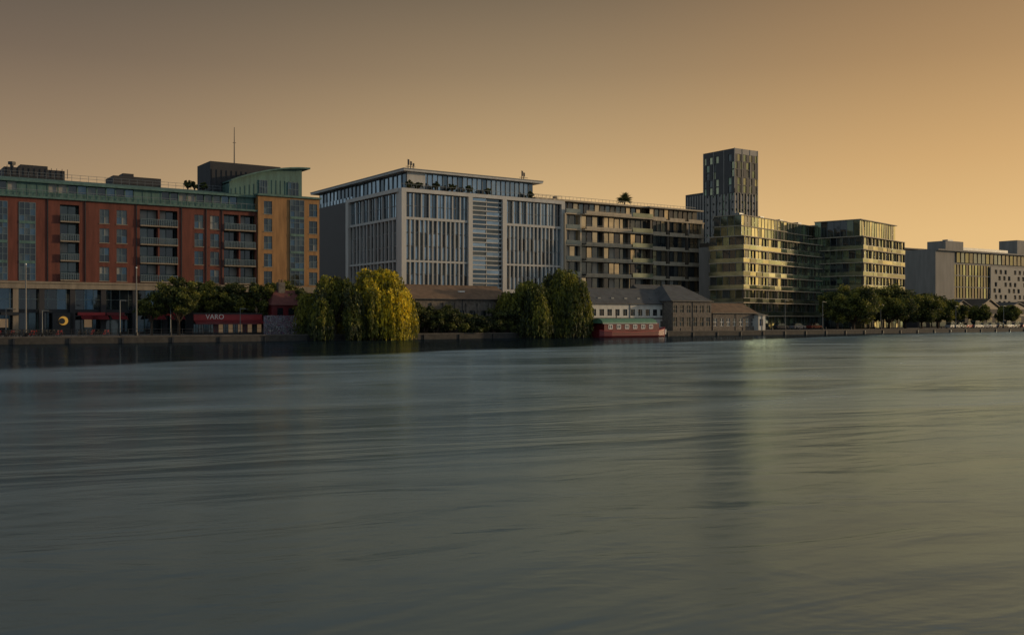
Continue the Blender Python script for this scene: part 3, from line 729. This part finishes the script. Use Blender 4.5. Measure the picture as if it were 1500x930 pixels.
for i in range(120):
    a=R()*math.tau; el=rr(-.3,1.5); d=Vector((math.cos(a)*math.cos(el),math.sin(a)*math.cos(el),math.sin(el))); l=rr(1.8,2.7); s=d.cross(Vector((0,0,1.01))).normalized()*.18
    p0=Vector((0,0,1.7)); m_=p0+d*l*.6; e_=p0+d*l+Vector((0,0,-.3))
    pp.poly('fronds',treeG[1],[tuple(p0-s*.4),tuple(p0+s*.4),tuple(m_+s),tuple(e_),tuple(m_-s)],[(0,1,2,3,4)])
pp.done()

# ================= HOUSEBOAT =================
vB=152.0; ub=U(871,vB); Bt=Asm('houseboat',*uv(ub,vB),0); LB=U(973,vB)-ub
bm_=2.0
sec=[(0,.75,1.5),(.05,.9,1.35),(.15,1,1.2),(.5,1,1.1),(.82,1,1.3),(.93,.7,1.6),(1.0,.08,1.95)]
V=[];Fc=[]
for f,wf,zd in sec:
    x=f*LB; w_=bm_*wf
    V+=[(x,-w_*.7,-.4),(x,-w_,.3),(x,-w_,zd),(x,w_,zd),(x,w_,.3),(x,w_*.7,-.4)]
for i in range(len(sec)-1):
    b=i*6
    for k in range(6): Fc.append((b+k,b+6+k,b+6+(k+1)%6,b+(k+1)%6))
Fc.append(tuple(range(6))); Fc.append(tuple(len(V)-6+k for k in range(6))[::-1])
Bt.poly('hull',redd,V,Fc)
V2=[];F2=[]
for f,wf,zd in sec:
    x=f*LB; w_=bm_*wf+.05; V2+=[(x,-w_,zd-.12),(x,-w_,zd+.03),(x,w_,zd+.03),(x,w_,zd-.12)]
for i in range(len(sec)-1):
    b=i*4
    for k in range(3): F2.append((b+k,b+4+k,b+5+k,b+1+k))
Bt.poly('gunwale',redp,V2,F2)
Bt.wall('F',redd,LB*.06,LB*.84,1.3,2.75,[(LB*(.12+.115*i),LB*(.12+.115*i)+.95,1.7,2.45) for i in range(6)],d0=-1.6,th=.08,part='cabin_side')
for i in range(6): Bt.window('F',LB*(.12+.115*i),LB*(.12+.115*i)+.95,1.7,2.45,2,1,whitep,[g3,g2,g3],d=-1.54,fw=.12)
Bt.box('cabin',redd,LB*.06,LB*.84,-1.5,1.6,1.2,2.74)
nr=9;V=[];Fc=[]
for i in range(nr):
    a=math.pi*i/(nr-1); V+=[(LB*.03,-1.85*math.cos(a),2.75+1.0*math.sin(a)),(LB*.80,-1.85*math.cos(a),2.75+1.0*math.sin(a))]
for i in range(nr-1): Fc.append((2*i,2*i+1,2*i+3,2*i+2))
Fc.append(tuple(range(0,2*nr,2))); Fc.append(tuple(range(1,2*nr,2))[::-1]); Bt.poly('canvas_roof',grnp,V,Fc)
Bt.box('roof_edge',whitep,LB*.03,LB*.80,-1.9,-1.86,2.68,2.76)
Bt.tube('bow_fender',whitep,[(LB+.05,0,.5),(LB+.15,0,1.5)],[.3,.3],8)
Bt.tube('flagstaff',greyf,[(LB*.95,0,1.6),(LB*.95,0,3.6)],.04)
Bt.tube('chimney',darkm,[(LB*.3,0,3.3),(LB*.3,0,4.4)],.12)
Bt.done()

# ================= CARS =================
def car(px,v,col,th=TH,van=False):
    Cr=Asm('parked_car',*uv(U(px,v),v),GZ+.0,th)
    body=mat('car_paint_%d'%int(col[0]*100+col[1]*10),col,.3,.2,0)
    h=1.5 if not van else 2.1
    prof=[(0,.3),(0,.85),(.15,.98),(3.0 if van else 3.3,1.02),(4.2,.85),(4.35,.6),(4.35,.3)]
    cab=[(.25,.98),(.55,h-.08),(1.0,h),(2.5,h),(3.3,1.02)]
    for part,pr,y0,y1,m in (('body',prof,-.88,.88,body),('glasshouse',cab,-.72,.72,g1)):
        n=len(pr); V=[(x,y0,z) for x,z in pr]+[(x,y1,z) for x,z in pr]
        Cr.poly(part,m,V,[tuple(range(n))[::-1],tuple(range(n,2*n))]+[(i,(i+1)%n,n+(i+1)%n,n+i) for i in range(n)])
    Cr.box('roof_panel',body,.7,2.5,-.7,.7,h,h+.04); Cr.box('pillar',body,1.6,1.7,-.74,.74,1.0,h)
    for x in (.8,3.45):
        for y in (-.9,.72): Cr.tube('wheels',rubber,[(x,y,.32),(x,y+.18,.32)],.32,12)
    Cr.box('headlights',whitep,4.3,4.37,-.75,-.45,.62,.78); Cr.box('headlights',whitep,4.3,4.37,.45,.75,.62,.78)
    Cr.box('tail_lights',redp,-.02,.05,-.8,-.6,.6,.85)
    Cr.done()
cols=[(.4,.4,.4),(.05,.05,.06),(.2,.03,.03),(.45,.44,.42),(.06,.08,.13),(.25,.25,.26),(.02,.02,.02)]
for i,px in enumerate((1388,1399,1412,1424,1436,1447,1459,1470,1482,1494,1508)):
    car(px,161.5+(i%3)*.2,cols[i%7],TH+rr(-.02,.02),i%4==3)
for px in (1135,1160,1185): car(px,170,cols[int(px)%7])

# ================= STREET FURNITURE =================
def pole(name,px,v,ytop,r=.09):
    P=Asm(name,*uv(U(px,v),v),0); zt_=Z(px,ytop,v)
    P.tube('shaft',greyf if name!='flagpole' else conc,[(0,0,GZ),(0,0,zt_)],[r,r*.5],8); P.tube('base',darkm,[(0,0,GZ),(0,0,GZ+.5)],r*2,8)
    return P,zt_
for px,y,nm in ((38,388,'flagpole'),(200,393,'flagpole')):
    P,z_=pole(nm,px,159.5,y,.14); P.tube('finial',whitep,[(0,0,z_),(0,0,z_+.2)],.12,8); P.done()
for px,y in ((62,455),(176,440),(352,452),(9,452),(250,448),(1150,440),(1205,442),(1290,446),(1400,448),(1470,448)):
    P,z_=pole('street_lamp',px,160.5,y,.09); P.box('arm',greyf,-.05,.9,-.05,.05,z_-.05,z_+.05); P.box('lantern',darkm,.7,1.3,-.16,.16,z_-.16,z_-.051); P.done()
def bicycle(px,v,th):
    b=Asm('bicycle',*uv(U(px,v),v),GZ,th)
    for x in (0,1.05):
        V,Fc=tube([(x+.34*math.cos(k*math.tau/14),0,.34+.34*math.sin(k*math.tau/14)) for k in range(14)],.035,5,True); b.poly('wheels',rubber,V,Fc)
    fr=redp if R()<.3 else darkm
    for p,q_ in (((0,0,.34),(.42,0,.34)),((.42,0,.34),(.3,0,.9)),((.42,0,.34),(.92,0,.8)),((.3,0,.85),(.92,0,.85)),((0,0,.34),(.33,0,.75)),((1.05,0,.34),(.9,0,.98))): b.tube('frame',fr,[p,q_],.03,5)
    b.tube('handlebar',darkm,[(.9,-.28,1.0),(.9,.28,1.0)],.03,5); b.box('saddle',darkm,.18,.42,-.07,.07,.9,.96); b.done()
for i in range(16): bicycle(-2+i*5.6,157.4+rr(-.2,.2),TH+rr(.2,1.2))
for i in range(5): bicycle(115+i*9,158.2,TH+rr(.2,1.2))
Rl=Asm('quay_railing',*uv(U(-60,156.6),156.6),GZ)
wR=U(452,156.6)-U(-60,156.6)
for z in (.55,1.05): Rl.tube('rails',darkm,[(0,0,z),(wR,0,z)],.03,5)
for i in range(int(wR/1.6)): Rl.box('posts',darkm,i*1.6,i*1.6+.07,-.03,.04,0,1.08)
Rl.done()
for i in range(14):
    bo=Asm('mooring_bollard',*uv(130+i*9.5,155.8),1.06); bo.tube('post',darkm,[(0,0,0),(0,0,.45),(0,0,.5),(0,0,.62)],[.16,.14,.22,.18],8); bo.done()

# ================= SKY AND SUN =================
SAZ=math.radians(76); SEL=math.radians(10)
w=bpy.data.worlds.new('World'); scene.world=w; w.use_nodes=True; nt=w.node_tree; N=nt.nodes; L=nt.links
bg=N['Background']; bg.inputs[1].default_value=0.1
sky=N.new('ShaderNodeTexSky'); sky.sky_type='NISHITA'; sky.sun_disc=False; sky.sun_elevation=SEL; sky.sun_rotation=SAZ; sky.dust_density=3
tc=N.new('ShaderNodeTexCoord'); sp=N.new('ShaderNodeSeparateXYZ'); L.new(tc.outputs['Generated'],sp.inputs[0])
def ramp(stops):
    r=N.new('ShaderNodeValToRGB'); e=r.color_ramp.elements
    e[0].position=stops[0][0]; e[0].color=(*lin(stops[0][1]),1); e[1].position=stops[-1][0]; e[1].color=(*lin(stops[-1][1]),1)
    for p,c in stops[1:-1]:
        x=e.new(p); x.color=(*lin(c),1)
    L.new(sp.outputs['Z'],r.inputs[0]); return r.outputs[0]
rl=ramp([(0,(190,156,114)),(.1,(174,145,110)),(.17,(148,125,99)),(.24,(118,101,84)),(.32,(88,80,71)),(.55,(98,104,108)),(1,(108,118,126))])
rc=ramp([(0,(236,199,140)),(.1,(220,184,131)),(.17,(188,157,114)),(.24,(154,130,98)),(.32,(117,101,80)),(.55,(112,116,118)),(1,(110,119,126))])
rg=ramp([(0,(238,199,138)),(.08,(228,187,127)),(.15,(208,166,110)),(.24,(172,136,92)),(.32,(143,113,79)),(.55,(124,124,120)),(1,(112,119,124))])
rb=ramp([(0,(142,152,158)),(.15,(150,162,170)),(.4,(134,147,158)),(1,(112,122,132))])
def mapr(o,a,b):
    m=N.new('ShaderNodeMapRange'); m.inputs[1].default_value=a; m.inputs[2].default_value=b; m.interpolation_type='SMOOTHSTEP'; L.new(o,m.inputs[0]); return m.outputs[0]
def mixc(f,a,b):
    m=N.new('ShaderNodeMix'); m.data_type='RGBA'; L.new(a,m.inputs[6]); L.new(b,m.inputs[7])
    if isinstance(f,float): m.inputs[0].default_value=f
    else: L.new(f,m.inputs[0])
    return m.outputs[2]
c=mixc(mapr(sp.outputs['X'],-.52,.08),rl,rc); c=mixc(mapr(sp.outputs['X'],-.02,.46),c,rg)
dt=N.new('ShaderNodeVectorMath'); dt.operation='DOT_PRODUCT'; L.new(tc.outputs['Generated'],dt.inputs[0]); dt.inputs[1].default_value=(math.sin(SAZ),math.cos(SAZ),.12)
pw=N.new('ShaderNodeMath'); pw.operation='POWER'; mxn=N.new('ShaderNodeMath'); mxn.operation='MAXIMUM'; mxn.inputs[1].default_value=0; L.new(dt.outputs['Value'],mxn.inputs[0]); L.new(mxn.outputs[0],pw.inputs[0]); pw.inputs[1].default_value=9
gs=N.new('ShaderNodeVectorMath'); gs.operation='SCALE'; gs.inputs[0].default_value=(.8,.54,.25); L.new(pw.outputs[0],gs.inputs['Scale'])
ad=N.new('ShaderNodeVectorMath'); ad.operation='ADD'; L.new(c,ad.inputs[0]); L.new(gs.outputs[0],ad.inputs[1])
ny=N.new('ShaderNodeMath'); ny.operation='MULTIPLY'; ny.inputs[1].default_value=-1; L.new(sp.outputs['Y'],ny.inputs[0])
cc=mixc(mapr(ny.outputs[0],-.05,.5),ad.outputs[0],rb)
nx=N.new('ShaderNodeMath'); nx.operation='MULTIPLY'; nx.inputs[1].default_value=-1; L.new(sp.outputs['X'],nx.inputs[0])
cc=mixc(mapr(nx.outputs[0],.5,.85),cc,rb)
sc=N.new('ShaderNodeVectorMath'); sc.operation='SCALE'; sc.inputs['Scale'].default_value=10; L.new(cc,sc.inputs[0])
fin=mixc(.05,sc.outputs[0],sky.outputs[0]); L.new(fin,bg.inputs[0])
sl=bpy.data.lights.new('sun','SUN'); sl.energy=2.1; sl.angle=math.radians(1.5); sl.color=(1,.72,.42)
so=bpy.data.objects.new('sun',sl); scene.collection.objects.link(so)
sd=Vector((math.sin(SAZ)*math.cos(SEL),math.cos(SAZ)*math.cos(SEL),math.sin(SEL))); so.rotation_euler=(-sd).to_track_quat('-Z','Y').to_euler(); so.location=(60,0,60)

cam=bpy.data.cameras.new('camera'); co=bpy.data.objects.new('camera',cam); scene.collection.objects.link(co)
cam.lens=35; cam.sensor_width=36; co.location=(0,0,HC); co.rotation_euler=(math.pi/2,0,0); cam.shift_y=0.002; cam.clip_end=9000; cam.clip_start=.1
scene.camera=co
scene.view_settings.view_transform='Standard'; scene.view_settings.look='None'; scene.view_settings.exposure=0
